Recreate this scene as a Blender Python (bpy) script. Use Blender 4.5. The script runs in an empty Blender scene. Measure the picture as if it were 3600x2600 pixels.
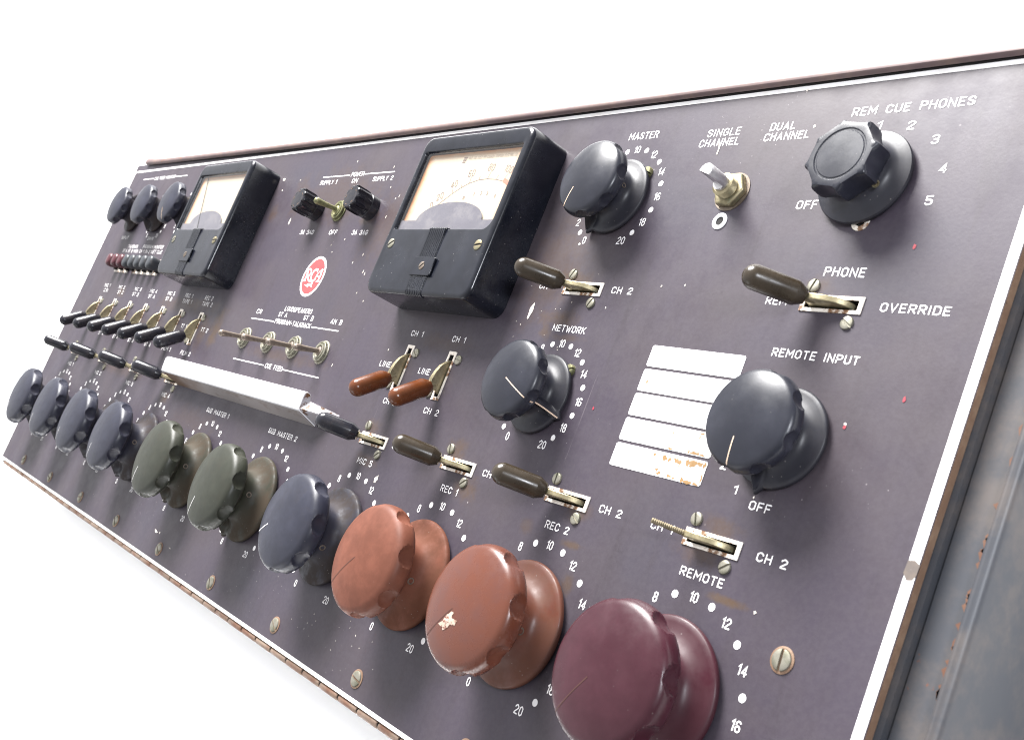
import bpy, math, random
from mathutils import Vector, Matrix
random.seed(7)
U = 0.095                      # metres per panel unit (all layout numbers below are panel units)
sc = bpy.context.scene
col = sc.collection
PI = math.pi

# ------------------------------------------------------------------ camera
RC = ((0.60180, 0.36526, -0.71022), (-0.10054, 0.91686, 0.38634), (0.79229, -0.16109, 0.58849))
CAM = Vector((9.7275, 0.2391, 3.3680))
cd = bpy.data.cameras.new('camera'); cam = bpy.data.objects.new('camera', cd); col.objects.link(cam)
cd.sensor_width = 36.0; cd.lens = 38.674; cd.clip_start = 0.01; cd.clip_end = 200
cam.matrix_world = Matrix.Translation(CAM * U) @ Matrix(RC).transposed().to_4x4()
cd.dof.use_dof = True; cd.dof.focus_distance = 6.0 * U; cd.dof.aperture_fstop = 28
sc.camera = cam

# ------------------------------------------------------------------ light
world = bpy.data.worlds.new('World'); sc.world = world; world.use_nodes = True
wn = world.node_tree; wn.nodes.clear()
def wnode(t, **k):
    n = wn.nodes.new(t)
    for a, b in k.items(): setattr(n, a, b)
    return n
wo = wnode('ShaderNodeOutputWorld'); wb = wnode('ShaderNodeBackground'); wt = wnode('ShaderNodeTexCoord')
wd = wnode('ShaderNodeVectorMath', operation='DOT_PRODUCT'); wd.inputs[1].default_value = Vector((-0.72, 0.22, 0.66)).normalized()
wr = wnode('ShaderNodeMapRange', interpolation_type='SMOOTHSTEP')
for i, v in enumerate((-0.35, 0.95, 0.30, 1.0)): wr.inputs[i + 1].default_value = v
wn.links.new(wt.outputs['Generated'], wd.inputs[0]); wn.links.new(wd.outputs['Value'], wr.inputs[0])
wn.links.new(wr.outputs[0], wb.inputs['Strength']); wn.links.new(wb.outputs[0], wo.inputs[0])
wb.inputs['Color'].default_value = (0.97, 0.975, 1.0, 1)
def area(name, pos, tgt, size, power, color=(1, 1, 1)):
    l = bpy.data.lights.new(name, 'AREA'); l.shape = 'DISK'; l.size = size * U; l.energy = power; l.color = color
    o = bpy.data.objects.new(name, l); col.objects.link(o); o.location = Vector(pos) * U
    o.rotation_euler = (Vector(tgt) - Vector(pos)).to_track_quat('-Z', 'Y').to_euler()
area('key_softbox', (-4.4, 20.2, 12.4), (3.5, 1, 0), 13.0, 228, (1, 0.985, 0.97))
area('front_softbox', (-1.0, -11.0, 4.2), (0.5, -3.0, -0.7), 6.0, 1.6, (1, 1, 1))
bl = bpy.data.lights.new('ground_fill', 'AREA'); bl.shape = 'RECTANGLE'; bl.size = 14 * U; bl.size_y = 1.6 * U; bl.energy = 3.4; bl.spread = math.radians(50)
blo = bpy.data.objects.new('ground_fill', bl); col.objects.link(blo); blo.location = Vector((1.5, -3.6, 5.5)) * U      # unseen fill, added to whiten the ground shaded by the console
area('side_softbox', (15.0, 2.6, 6.5), (5, 0.8, 0), 1.8, 7.0, (0.90, 0.93, 1))
sc.view_settings.view_transform = 'Standard'; sc.view_settings.look = 'None'
sc.view_settings.exposure = 0.25; sc.view_settings.gamma = 1
sc.render.engine = 'CYCLES'
sc.cycles.use_denoising = True
sc.cycles.max_bounces = 6
sc.cycles.filter_width = 1.0

# ------------------------------------------------------------------ materials
class NT:
    def __init__(s, name):
        s.m = bpy.data.materials.new(name); s.m.use_nodes = True; s.t = s.m.node_tree
        s.b = s.t.nodes['Principled BSDF']; s.tc = s.n('ShaderNodeTexCoord'); s.co = s.tc.outputs['Object']
    def n(s, t, **k):
        x = s.t.nodes.new(t)
        for a, b in k.items(): setattr(x, a, b)
        return x
    def put(s, sock, v):
        if isinstance(v, bpy.types.NodeSocket): s.t.links.new(v, sock)
        elif v is not None:
            if hasattr(sock.default_value, '__len__') and not hasattr(v, '__len__'): v = (v, v, v, 1)[:len(sock.default_value)]
            if hasattr(v, '__len__') and len(v) == 3 and len(sock.default_value) == 4: v = (*v, 1)
            sock.default_value = v
    def noise(s, scale, detail=4, rough=0.55, co=None, dist=0.0):
        x = s.n('ShaderNodeTexNoise'); s.put(x.inputs['Scale'], scale / U); s.put(x.inputs['Detail'], detail)
        s.put(x.inputs['Roughness'], rough); s.put(x.inputs['Distortion'], dist); s.put(x.inputs['Vector'], co or s.co); return x.outputs['Fac']
    def ramp(s, v, a, b, lo=0.0, hi=1.0):
        x = s.n('ShaderNodeMapRange', interpolation_type='SMOOTHSTEP'); s.put(x.inputs[0], v)
        for i, q in enumerate((a, b, lo, hi)): s.put(x.inputs[i + 1], q)
        return x.outputs[0]
    def math(s, op, a, b=0.0, c=None):
        x = s.n('ShaderNodeMath', operation=op); s.put(x.inputs[0], a); s.put(x.inputs[1], b)
        if c is not None: s.put(x.inputs[2], c)
        return x.outputs[0]
    def mix(s, f, a, b):
        x = s.n('ShaderNodeMix', data_type='RGBA'); s.put(x.inputs[0], f); s.put(x.inputs[6], a); s.put(x.inputs[7], b); return x.outputs[2]
    def scaled(s, sx, sy, sz, rot=0):
        x = s.n('ShaderNodeMapping'); s.put(x.inputs['Vector'], s.co); x.inputs['Scale'].default_value = (sx, sy, sz); x.inputs['Rotation'].default_value = (0, 0, rot); return x.outputs[0]
    def bump(s, h, strength, dist):
        x = s.n('ShaderNodeBump'); s.put(x.inputs['Height'], h); s.put(x.inputs['Strength'], strength); s.put(x.inputs['Distance'], dist * U); s.put(s.b.inputs['Normal'], x.outputs[0])
    def fin(s, color, rough, metal=0.0, spec=0.5):
        s.put(s.b.inputs['Base Color'], color); s.put(s.b.inputs['Roughness'], rough); s.put(s.b.inputs['Metallic'], metal); s.put(s.b.inputs['Specular IOR Level'], spec); return s.m
    def xyz(s):
        x = s.n('ShaderNodeSeparateXYZ'); s.put(x.inputs[0], s.co); return x.outputs

def mat_panel():
    t = NT('umber_panel_paint')
    big = t.ramp(t.noise(1.3, 4, 0.6), 0.35, 0.68)
    c = t.mix(big, (0.0454, 0.0364, 0.0509), (0.0512, 0.0409, 0.0489))
    blue = t.ramp(t.noise(0.8, 3, 0.5, t.scaled(1, 1.6, 1)), 0.5, 0.75)
    c = t.mix(t.math('MULTIPLY', blue, 0.6), c, (0.0403, 0.0376, 0.0521))
    # vertical wiping streaks left by cleaning
    st = t.ramp(t.noise(3.0, 5, 0.62, t.scaled(3.4, 0.5, 1, 0.12)), 0.5, 0.8)
    c = t.mix(t.math('MULTIPLY', st, 0.6), c, (0.0345, 0.0274, 0.0339))
    st2 = t.ramp(t.noise(2.1, 5, 0.6, t.scaled(0.5, 2.6, 1, 0.3)), 0.55, 0.8)
    c = t.mix(t.math('MULTIPLY', st2, 0.35), c, (0.0608, 0.0513, 0.0620))
    # brown nicotine / rust blotches where hands and levers worked
    edge = t.noise(9, 5, 0.7)
    X, Y, Z = t.xyz()
    for (x, y, rx, ry, k) in STAINS:
        dx = t.math('MULTIPLY', t.math('SUBTRACT', X, x * U), 1 / (rx * U)); dy = t.math('MULTIPLY', t.math('SUBTRACT', Y, y * U), 1 / (ry * U))
        d = t.math('SQRT', t.math('ADD', t.math('MULTIPLY', dx, dx), t.math('MULTIPLY', dy, dy)))
        f = t.ramp(t.math('ADD', d, t.math('MULTIPLY', t.math('SUBTRACT', edge, 0.5), 2.4)), 0.15, 1.25, min(.92, k * 1.3), 0.0)
        c = t.mix(f, c, (0.0725, 0.0437, 0.0251))
    g = t.ramp(t.noise(38, 3, 0.7), 0.36, 0.64)
    c = t.mix(t.math('MULTIPLY', g, 0.22), c, (0.0725, 0.0631, 0.0743))
    dk = t.ramp(t.noise(7, 6, 0.75), 0.60, 0.72)
    c = t.mix(t.math('MULTIPLY', dk, 0.35), c, (0.0229, 0.0189, 0.0212))
    # fine scratches
    for sc_, rot in (((42, 0.5, 1), 0.35), ((36, 0.45, 1), -0.5)):
        w = t.ramp(t.noise(1.0, 2, 0.5, t.scaled(*sc_, rot)), 0.755, 0.775)
        w = t.math('MULTIPLY', w, t.ramp(t.noise(1.4, 2), 0.5, 0.6))
        c = t.mix(t.math('MULTIPLY', w, 0.28), c, (0.24, 0.21, 0.22))
    # white dust specks
    v = t.n('ShaderNodeTexVoronoi'); t.put(v.inputs['Scale'], 9 / U); t.put(v.inputs['Vector'], t.co)
    sp = t.math('MULTIPLY', t.ramp(v.outputs['Distance'], 0.035, 0.06, 1, 0), t.ramp(t.noise(1.0, 2), 0.56, 0.66))
    v2 = t.n('ShaderNodeTexVoronoi'); t.put(v2.inputs['Scale'], 26 / U); t.put(v2.inputs['Vector'], t.co)
    sp2 = t.math('MULTIPLY', t.ramp(v2.outputs['Distance'], 0.05, 0.09, 1, 0), t.ramp(t.noise(0.9, 3), 0.56, 0.66))
    c = t.mix(t.math('MULTIPLY', t.math('MAXIMUM', sp, sp2), 0.42), c, (0.5, 0.46, 0.46))
    t.bump(t.math('ADD', t.noise(70, 3, 0.6), t.math('MULTIPLY', t.noise(14, 3), 0.3)), 0.09, 0.003)
    return t.fin(c, t.ramp(t.noise(4, 5, 0.65), 0.3, 0.7, 0.40, 0.54), 0, 0.34)

def mat_plastic(name, base, dust=(0.14, 0.10, 0.075), rough=(0.28, 0.45), dustk=0.5, zdust=None, spec=0.4, mott=0.25, var=None, bk=0.06):
    t = NT(name)
    c = t.mix(t.ramp(t.noise(5, 5, 0.65), 0.35, 0.7), base, var or tuple(x * (1 + mott) + 0.004 for x in base))
    d = t.ramp(t.noise(11, 6, 0.72), 0.46, 0.66)
    if zdust:
        Z = t.xyz()[2]
        d = t.math('MAXIMUM', t.math('MULTIPLY', t.ramp(Z, zdust[0] * U, zdust[1] * U, 1, 0), t.ramp(t.noise(7, 5, 0.7), 0.28, 0.62)), t.math('MULTIPLY', d, 0.10))
    dd = t.math('MULTIPLY', d, dustk); c = t.mix(dd, c, dust)
    v = t.n('ShaderNodeTexVoronoi'); t.put(v.inputs['Scale'], 30 / U); t.put(v.inputs['Vector'], t.co)
    sp = t.math('MULTIPLY', t.ramp(v.outputs['Distance'], 0.06, 0.1, 1, 0), t.ramp(t.noise(3, 2), 0.52, 0.6))
    c = t.mix(t.math('MULTIPLY', sp, 0.28), c, (0.4, 0.37, 0.35))
    t.bump(t.noise(24, 5, 0.65), bk, 0.003)
    return t.fin(c, t.math('MULTIPLY_ADD', dd, 0.42, t.ramp(t.noise(6, 5, 0.7), 0.32, 0.7, rough[0], rough[1])), 0, t.math('MULTIPLY', spec, t.math('SUBTRACT', 1.0, t.math('MULTIPLY', dd, .8))))

def mat_metal(name, base, tarn, rough=(0.3, 0.55), metal=0.85, k=0.8, scale=12, rust=None):
    t = NT(name)
    c = t.mix(t.math('MULTIPLY', t.ramp(t.noise(scale, 6, 0.7), 0.4, 0.66), k), base, tarn)
    if rust: c = t.mix(t.ramp(t.noise(scale * 1.7, 6, 0.75), 0.57, 0.68), c, rust)
    t.bump(t.noise(40, 4, 0.65), 0.2, 0.003)
    return t.fin(c, t.ramp(t.noise(15, 5, 0.7), 0.3, 0.7, rough[0], rough[1]), metal, 0.5)

def mat_paint(name, base, chip=None, chipk=(0.63, 0.68), scale=10, rough=0.5, dirt=0.1):
    t = NT(name)
    c = t.mix(t.math('MULTIPLY', t.ramp(t.noise(scale, 5, 0.7), 0.4, 0.7), dirt), base, (0.42, 0.30, 0.20))
    if chip: c = t.mix(t.ramp(t.noise(scale * 1.3, 6, 0.72), chipk[0], chipk[1]), c, chip)
    return t.fin(c, rough, 0, 0.4)

# stains: x, y, rx, ry, strength (panel units)
STAINS = [(1.29, 1.12, .10, .16, .75), (1.30, 1.00, .08, .07, .6), (0.90, .44, .12, .06, .5), (-1.33, 1.29, .14, .06, .55), (5.40, 1.47, .17, .05, .5),
          (5.34, 1.39, .05, .04, .5), (5.52, 1.37, .13, .02, .35), (5.0, .64, .10, .05, .5), (5.2, .5, .10, .07, .6), (6.08, .41, .09, .02, .6), (6.15, .24, .04, .05, .5),
          (7.0, .405, .11, .018, .75), (6.05, .56, .10, .06, .4), (5.75, .43, .05, .05, .35), (2.95, 2.05, .1, .04, .4), (1.41, 2.12, .08, .08, .4), (1.75, 2.28, .12, .2, .35),
          (.65, .13, .04, .25, .3), (4.2, .48, .13, .05, .35), (0.85, 1.28, .5, .05, .25), (-.4, .56, .7, .07, .3), (6.8, .56, .14, .07, .4), (6.86, .66, .12, .06, .4), (5.42, 1.70, .14, .05, .45), (4.12, .68, .10, .05, .4), (5.0, .70, .09, .05, .45), (6.9, 1.72, .10, .05, .35), (2.6, .98, .7, .05, .3), (1.06, 1.05, .10, .20, .4), (3.3, 2.0, .3, .3, .3), (2.4, 2.25, .6, .25, .28), (5.2, 1.75, .25, .35, .3), (.4, 1.25, .7, .08, .35), (-.5, .95, .9, .1, .3), (4.5, 1.25, .3, .06, .25), (1.6, .35, .5, .12, .22)]
M = {}
M['panel'] = mat_panel()
M['black'] = mat_plastic('black_bakelite', (0.008, 0.008, 0.012), rough=(0.2, 0.32), dustk=0.10, mott=0.5)
M['meter'] = mat_plastic('meter_black_bakelite', (0.0045, 0.0055, 0.010), rough=(0.20, 0.28), dustk=0.03, dust=(0.08, 0.08, 0.09), mott=0.5, bk=0.012)
M['bknob'] = mat_plastic('blue_black_knob', (0.016, 0.017, 0.028), rough=(0.32, 0.44), dustk=0.85, dust=(0.044, 0.033, 0.027), zdust=(0.03, 0.19), mott=0.5)
M['cknob'] = mat_plastic('clean_black_knob', (0.012, 0.013, 0.020), rough=(0.28, 0.38), dustk=0.25, dust=(0.034, 0.028, 0.025), zdust=(0.02, 0.13), mott=0.4)
M['olive'] = mat_plastic('olive_grey_knob', (0.020, 0.022, 0.0145), rough=(0.38, 0.5), dustk=0.85, dust=(0.058, 0.042, 0.030), zdust=(0.03, 0.19), mott=0.4)
M['terra'] = mat_plastic('terracotta_knob', (0.110, 0.037, 0.022), rough=(0.45, 0.58), dustk=0.6, dust=(0.082, 0.037, 0.022), zdust=(0.03, 0.2), mott=0.5, spec=0.22)
M['terragloss'] = mat_plastic('worn_glossy_terracotta_knob', (0.110, 0.034, 0.019), rough=(0.20, 0.36), dustk=0.55, dust=(0.082, 0.037, 0.022), zdust=(0.03, 0.2), mott=0.2, var=(0.095, 0.036, 0.028), spec=0.4)
M['maroon'] = mat_plastic('maroon_knob', (0.034, 0.0065, 0.012), rough=(0.26, 0.42), spec=0.35, dustk=0.3, dust=(0.05, 0.018, 0.022), zdust=(0.03, 0.15), mott=0.3)
M['handle_black'] = mat_plastic('black_lever_sleeve', (0.012, 0.012, 0.017), rough=(0.18, 0.28), dustk=0.1, mott=0.4)
M['handle_brown'] = mat_plastic('dark_brown_lever_sleeve', (0.026, 0.019, 0.012), rough=(0.20, 0.32), dustk=0.25, dust=(0.06, 0.045, 0.03), mott=0.5)
M['handle_amber'] = mat_plastic('red_brown_lever_sleeve', (0.084, 0.023, 0.006), rough=(0.16, 0.26), dustk=0.4, dust=(0.045, 0.015, 0.004), mott=0.4)
M['button_maroon'] = mat_plastic('maroon_push_button', (0.060, 0.014, 0.020), rough=(0.3, 0.4), dustk=0.2)
M['button_grey'] = mat_plastic('slate_push_button', (0.034, 0.038, 0.044), rough=(0.34, 0.46), dustk=0.2)
M['brass'] = mat_metal('tarnished_brass', (0.38, 0.33, 0.21), (0.16, 0.14, 0.085), rough=(0.32, 0.55), scale=9, rust=(0.20, 0.24, 0.17))
M['nickel'] = mat_metal('dull_nickel', (0.30, 0.285, 0.235), (0.15, 0.15, 0.105), rough=(0.4, 0.6), metal=0.7, scale=14)
M['bronze'] = mat_metal('dark_worn_bronze', (0.24, 0.20, 0.165), (0.12, 0.09, 0.07), rough=(0.38, 0.55), metal=0.75, scale=14)
M['steel'] = mat_metal('bright_shaft_steel', (0.62, 0.61, 0.62), (0.38, 0.36, 0.36), rough=(0.3, 0.42), scale=10, k=0.6)
M['greenbrass'] = mat_metal('green_patina_brass', (0.22, 0.21, 0.11), (0.11, 0.12, 0.06), rough=(0.4, 0.6), metal=0.6, scale=16)
M['print'] = mat_paint('white_silkscreen', (0.86, 0.85, 0.86), chip=(0.16, 0.12, 0.11), chipk=(0.67, 0.71), scale=22, dirt=0.25)
M['border'] = mat_paint('white_border_paint', (0.87, 0.86, 0.85), chip=(0.30, 0.21, 0.15), chipk=(0.66, 0.71), scale=5, dirt=0.2)
M['bezel'] = mat_paint('chipped_cream_slot_frame', (0.78, 0.73, 0.66), chip=(0.18, 0.095, 0.05), chipk=(0.52, 0.60), scale=13, dirt=0.35)
M['white'] = mat_paint('white_enamel', (0.84, 0.84, 0.85), dirt=0.04, rough=0.3)
M['rustwhite'] = mat_paint('rust_spotted_white', (0.40, 0.385, 0.41), chip=(0.12, 0.055, 0.022), chipk=(0.52, 0.56), scale=14, dirt=0.2)
M['strip'] = mat_paint('white_label_enamel', (0.92, 0.91, 0.92), dirt=0.03, rough=0.4)
M['rust'] = mat_paint('ochre_rust_spot', (0.25, 0.145, 0.055), chip=(0.16, 0.085, 0.03), scale=25, dirt=0.3)
M['chip'] = mat_paint('bare_paint_chip', (0.72, 0.68, 0.62), dirt=0.4, scale=25)
M['red'] = mat_paint('red_logo_enamel', (0.60, 0.055, 0.060), dirt=0.05, scale=20)
M['redspot'] = mat_paint('red_paint_spot', (0.30, 0.03, 0.05), dirt=0.1)
M['cream'] = mat_paint('cream_index_line', (0.66, 0.50, 0.38), dirt=0.3, scale=25)
M['indexwhite'] = mat_paint('white_index_line', (0.75, 0.74, 0.74), dirt=0.1, scale=25)
M['groove'] = mat_paint('dirt_filled_groove', (0.07, 0.03, 0.022), dirt=0.0)
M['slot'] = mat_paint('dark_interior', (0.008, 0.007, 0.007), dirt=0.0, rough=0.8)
M['lip'] = mat_paint('brown_enamel_rim', (0.15, 0.105, 0.105), chip=(0.20, 0.09, 0.05), chipk=(0.64, 0.70), scale=4, rough=0.5, dirt=0.2)
M['case'] = mat_paint('slate_case_enamel', (0.052, 0.055, 0.064), chip=(0.17, 0.06, 0.03), chipk=(0.66, 0.70), scale=3, rough=0.42, dirt=0.12)
M['edge'] = mat_paint('bare_brown_panel_edge', (0.19, 0.115, 0.075), chip=(0.10, 0.06, 0.04), scale=8, dirt=0.3)
M['hinge'] = mat_metal('rusty_hinge_steel', (0.25, 0.185, 0.14), (0.17, 0.075, 0.042), rough=(0.45, 0.65), metal=0.35, scale=6, k=0.9)
M['scale_ink'] = mat_paint('faded_brown_ink', (0.155, 0.115, 0.10), dirt=0.0)
M['scale_red'] = mat_paint('faded_red_ink', (0.42, 0.15, 0.10), dirt=0.0)
M['mask'] = mat_plastic('grey_meter_mask', (0.105, 0.10, 0.12), rough=(0.4, 0.5), dustk=0.2, dust=(0.3, 0.28, 0.26), mott=0.1)

def mat_face():
    t = NT('aged_cream_meter_card')
    X, Y, Z = t.xyz()
    # browning along the window edge: card local frame is centred, half size hx, hy
    ax = t.math('DIVIDE', t.math('ABSOLUTE', X), 0.50 * U); ay = t.math('DIVIDE', t.math('ABSOLUTE', Y), 0.27 * U)
    e = t.math('MAXIMUM', ax, ay)
    f = t.ramp(t.math('ADD', e, t.math('MULTIPLY', t.math('SUBTRACT', t.noise(9, 5, 0.7), 0.5), 0.16)), 0.80, 1.02)
    c = t.mix(f, (0.45, 0.385, 0.295), (0.40, 0.16, 0.05))
    c = t.mix(t.math('MULTIPLY', t.ramp(t.noise(16, 5, 0.7), 0.6, 0.7), 0.25), c, (0.55, 0.38, 0.25))
    return t.fin(c, 0.6, 0, 0.3)
M['card'] = mat_face()
M['casrust'] = mat_paint('dark_case_rust', (0.12, 0.05, 0.028), dirt=0.1)
M['stud'] = mat_metal('aged_brown_brass', (0.24, 0.20, 0.13), (0.12, 0.10, 0.06), rough=(0.4, 0.6), metal=0.6, scale=16)
M['worn'] = mat_paint('worn_grey_brown_metal', (0.115, 0.095, 0.085), chip=(0.20, 0.18, 0.17), scale=20)
M['fine_print'] = mat_paint('pale_fine_print', (0.25, 0.205, 0.16), dirt=0.0)
M['scar'] = mat_paint('chipped_cream_scar', (0.44, 0.36, 0.30), chip=(0.16, 0.05, 0.03), chipk=(0.50, 0.56), scale=26, dirt=0.5)
def mat_glass():
    t = NT('clear_meter_glass'); t.t.nodes.remove(t.b)
    o = t.t.nodes['Material Output']; tr = t.n('ShaderNodeBsdfTransparent'); gl = t.n('ShaderNodeBsdfGlossy'); mx = t.n('ShaderNodeMixShader'); fr = t.n('ShaderNodeFresnel')
    fr.inputs['IOR'].default_value = 1.5; t.put(gl.inputs['Roughness'], t.ramp(t.noise(5, 5), 0.3, 0.7, 0.03, 0.12))
    gg = t.n('ShaderNodeNewGeometry'); t.put(mx.inputs[0], t.math('MULTIPLY', fr.outputs[0], t.math('SUBTRACT', 1.0, gg.outputs['Backfacing']))); t.t.links.new(tr.outputs[0], mx.inputs[1]); t.t.links.new(gl.outputs[0], mx.inputs[2]); t.t.links.new(mx.outputs[0], o.inputs[0])
    return t.m
M['glass'] = mat_glass()

# ------------------------------------------------------------------ mesh helpers
class MB:
    def __init__(s): s.v = []; s.f = []
    def add(s, vs, fs):
        o = len(s.v); s.v += [tuple(x) for x in vs]; s.f += [tuple(i + o for i in f) for f in fs]; return s
    def box(s, x0, x1, y0, y1, z0, z1):
        return s.add([(x, y, z) for z in (z0, z1) for y in (y0, y1) for x in (x0, x1)],
                     [(0, 2, 3, 1), (4, 5, 7, 6), (0, 1, 5, 4), (2, 6, 7, 3), (0, 4, 6, 2), (1, 3, 7, 5)])
    def poly(s, pts, z0, z1):           # prism from a ccw outline
        n = len(pts)
        return s.add([(x, y, z0) for x, y in pts] + [(x, y, z1) for x, y in pts],
                     [tuple(range(n - 1, -1, -1)), tuple(range(n, 2 * n))] + [(i, (i + 1) % n, n + (i + 1) % n, n + i) for i in range(n)])
    def flat(s, pts, z): return s.add([(x, y, z) for x, y in pts], [tuple(range(len(pts)))])
    def loft(s, rings, cap0=True, cap1=True):
        n = len(rings[0]); vs = [p for r in rings for p in r]; fs = []
        for k in range(len(rings) - 1):
            a = k * n
            for i in range(n): j = (i + 1) % n; fs.append((a + i, a + j, a + n + j, a + n + i))
        if cap0: fs.append(tuple(range(n - 1, -1, -1)))
        if cap1: fs.append(tuple(range((len(rings) - 1) * n, len(rings) * n)))
        return s.add(vs, fs)
    def lathe(s, prof, n=48, c=(0, 0), ph=0.0, cap0=True, cap1=True):
        return s.loft([[(c[0] + r * math.cos(ph + 2 * PI * i / n), c[1] + r * math.sin(ph + 2 * PI * i / n), z) for i in range(n)] for r, z in prof], cap0, cap1)
    def tube(s, pts, rads, n=20, cap0=True, cap1=True):
        rings = []; pts = [Vector(p) for p in pts]
        d0 = (pts[-1] - pts[0]).normalized(); a = d0.orthogonal().normalized(); b = d0.cross(a)
        for p, r in zip(pts, rads): rings.append([tuple(p + a * (r * math.cos(2 * PI * i / n)) + b * (r * math.sin(2 * PI * i / n))) for i in range(n)])
        return s.loft(rings, cap0, cap1)
    def disc(s, x, y, r, z, n=28, sx=1, sy=1): return s.flat([(x + sx * r * math.cos(2 * PI * i / n), y + sy * r * math.sin(2 * PI * i / n)) for i in range(n)], z)
    def stroke(s, pts, w, z, closed=False):
        P = [Vector(p) for p in pts]; n = len(P); L = []; Rr = []
        for i in range(n):
            if closed: a, b = P[i] - P[i - 1], P[(i + 1) % n] - P[i]
            else:
                a = P[i] - P[i - 1] if i else P[1] - P[0]; b = P[i + 1] - P[i] if i < n - 1 else a
            a = a.normalized(); b = b.normalized(); na = Vector((-a.y, a.x)); nb = Vector((-b.y, b.x)); m = na + nb
            if m.length < 1e-6: m = na
            m = m.normalized(); k = min(1 / max(m.dot(na), 0.3), 2.2); L.append(P[i] + m * (w / 2 * k)); Rr.append(P[i] - m * (w / 2 * k))
        vs = [(p.x, p.y, z) for p in L] + [(p.x, p.y, z) for p in Rr]
        fs = [(i, n + i, n + (i + 1) % n, (i + 1) % n) for i in range(n if closed else n - 1)]
        if not closed:      # rounded ends
            for e, q, sg in ((0, 1, 1), (n - 1, n - 2, -1)):
                d = (P[e] - P[q]).normalized(); nn = Vector((-d.y, d.x)); base = len(vs)
                caps = [P[e] + nn * (w / 2 * math.cos(t)) + d * (w / 2 * math.sin(t)) for t in (PI / 4, PI / 2, 3 * PI / 4)]
                vs += [(p.x, p.y, z) for p in caps]; li, ri = (e, n + e) if sg == -1 else (n + e, e)
                fs.append((li, base, base + 1, base + 2, ri))
        return s.add(vs, fs)
    def build(s, name, mat, parent=None, loc=(0, 0, 0), smooth=None, label=None, rotz=0):
        me = bpy.data.meshes.new(name); me.from_pydata([(x * U, y * U, z * U) for x, y, z in s.v], [], s.f)
        me.materials.append(mat); me.validate(); me.update()
        import bmesh
        bm = bmesh.new(); bm.from_mesh(me); bmesh.ops.recalc_face_normals(bm, faces=bm.faces)
        bm.to_mesh(me); bm.free()
        if smooth is not None: me.shade_smooth(); me.set_sharp_from_angle(angle=math.radians(smooth))
        o = bpy.data.objects.new(name, me); col.objects.link(o)
        if parent: o.parent = parent
        o.location = Vector(loc) * U; o.rotation_euler = (0, 0, rotz)
        if label: o['label'] = label
        return o
    def buildflat(s, *a, **k):          # printed sheets: keep every face up
        o = s.build(*a, **k); me = o.data
        import bmesh
        bm = bmesh.new(); bm.from_mesh(me)
        for f in bm.faces:
            f.normal_update()
            if f.normal.z < 0: f.normal_flip()
        bm.to_mesh(me); bm.free(); return o
def bevel(o, w, seg=3, ang=40):
    m = o.modifiers.new('bevel', 'BEVEL'); m.width = w * U; m.segments = seg; m.limit_method = 'ANGLE'; m.angle_limit = math.radians(ang); m.harden_normals = False
    o.data.shade_smooth(); o.data.set_sharp_from_angle(angle=math.radians(60)); return o
def copy_tree(o, loc, parent, label=None, rotz=None, mats=None):
    r = o.copy(); col.objects.link(r); r.parent = parent; r.location = Vector(loc) * U
    if rotz is not None: r.rotation_euler = (0, 0, rotz)
    if label: r['label'] = label
    for ch in list(o.children):
        c = ch.copy(); col.objects.link(c); c.parent = r
    return r
def recolour(o, mat):                   # the copy gets a mesh of its own in another colour
    o.data = o.data.copy(); o.data.materials[0] = mat

# ------------------------------------------------------------------ setting
b = MB().box(-160, 160, -160, 160, -.72, -.70)
t = NT('white_table_paper'); fm = t.fin(t.mix(t.ramp(t.noise(0.6, 3), 0.4, 0.7), (0.93, 0.93, 0.935), (0.95, 0.95, 0.95)), 0.8, 0, 0.2)
fl = b.build('floor', fm); fl['kind'] = 'structure'

# ------------------------------------------------------------------ the console
con = bpy.data.objects.new('mixing_console', None); col.objects.link(con); con.empty_display_size = 0.05
con['label'] = 'weathered purple-grey radio mixing console with rows of knobs, levers and two meters'
con['category'] = 'mixing console'

HS = [(5.498, 1.641), (7.007, 1.643), (4.190, .603), (5.067, .602), (5.953, .602), (6.841, .599), (.894, .604), (-.012, .604), (-.918, .604), (-1.83, .604)]
VS = [(4.182, 1.062), (4.624, 1.062), (.901, 1.062), (.439, 1.062), (-.016, 1.062), (-.466, 1.062), (-.911, 1.062), (-1.375, 1.062), (-1.847, 1.062)]
PX0, PX1, PY0, PY1 = -2.672, 7.712, -0.708, 2.765
holes = [(x - .128, x + .128, y - .022, y + .022) for x, y in HS] + [(x - .022, x + .022, y - .124, y + .124) for x, y in VS]
xs = sorted({PX0, PX1, *[h[0] for h in holes], *[h[1] for h in holes]}); ys = sorted({PY0, PY1, *[h[2] for h in holes], *[h[3] for h in holes]})
p = MB()
idx = {}
def pv(x, y):
    if (x, y) not in idx: idx[(x, y)] = len(p.v); p.v.append((x, y, 0))
    return idx[(x, y)]
for i in range(len(xs) - 1):
    for j in range(len(ys) - 1):
        mx, my = (xs[i] + xs[i + 1]) / 2, (ys[j] + ys[j + 1]) / 2
        if any(h[0] < mx < h[1] and h[2] < my < h[3] for h in holes): continue
        p.f.append((pv(xs[i], ys[j]), pv(xs[i + 1], ys[j]), pv(xs[i + 1], ys[j + 1]), pv(xs[i], ys[j + 1])))
panel = p.buildflat('front_panel', M['panel'], con)
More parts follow.
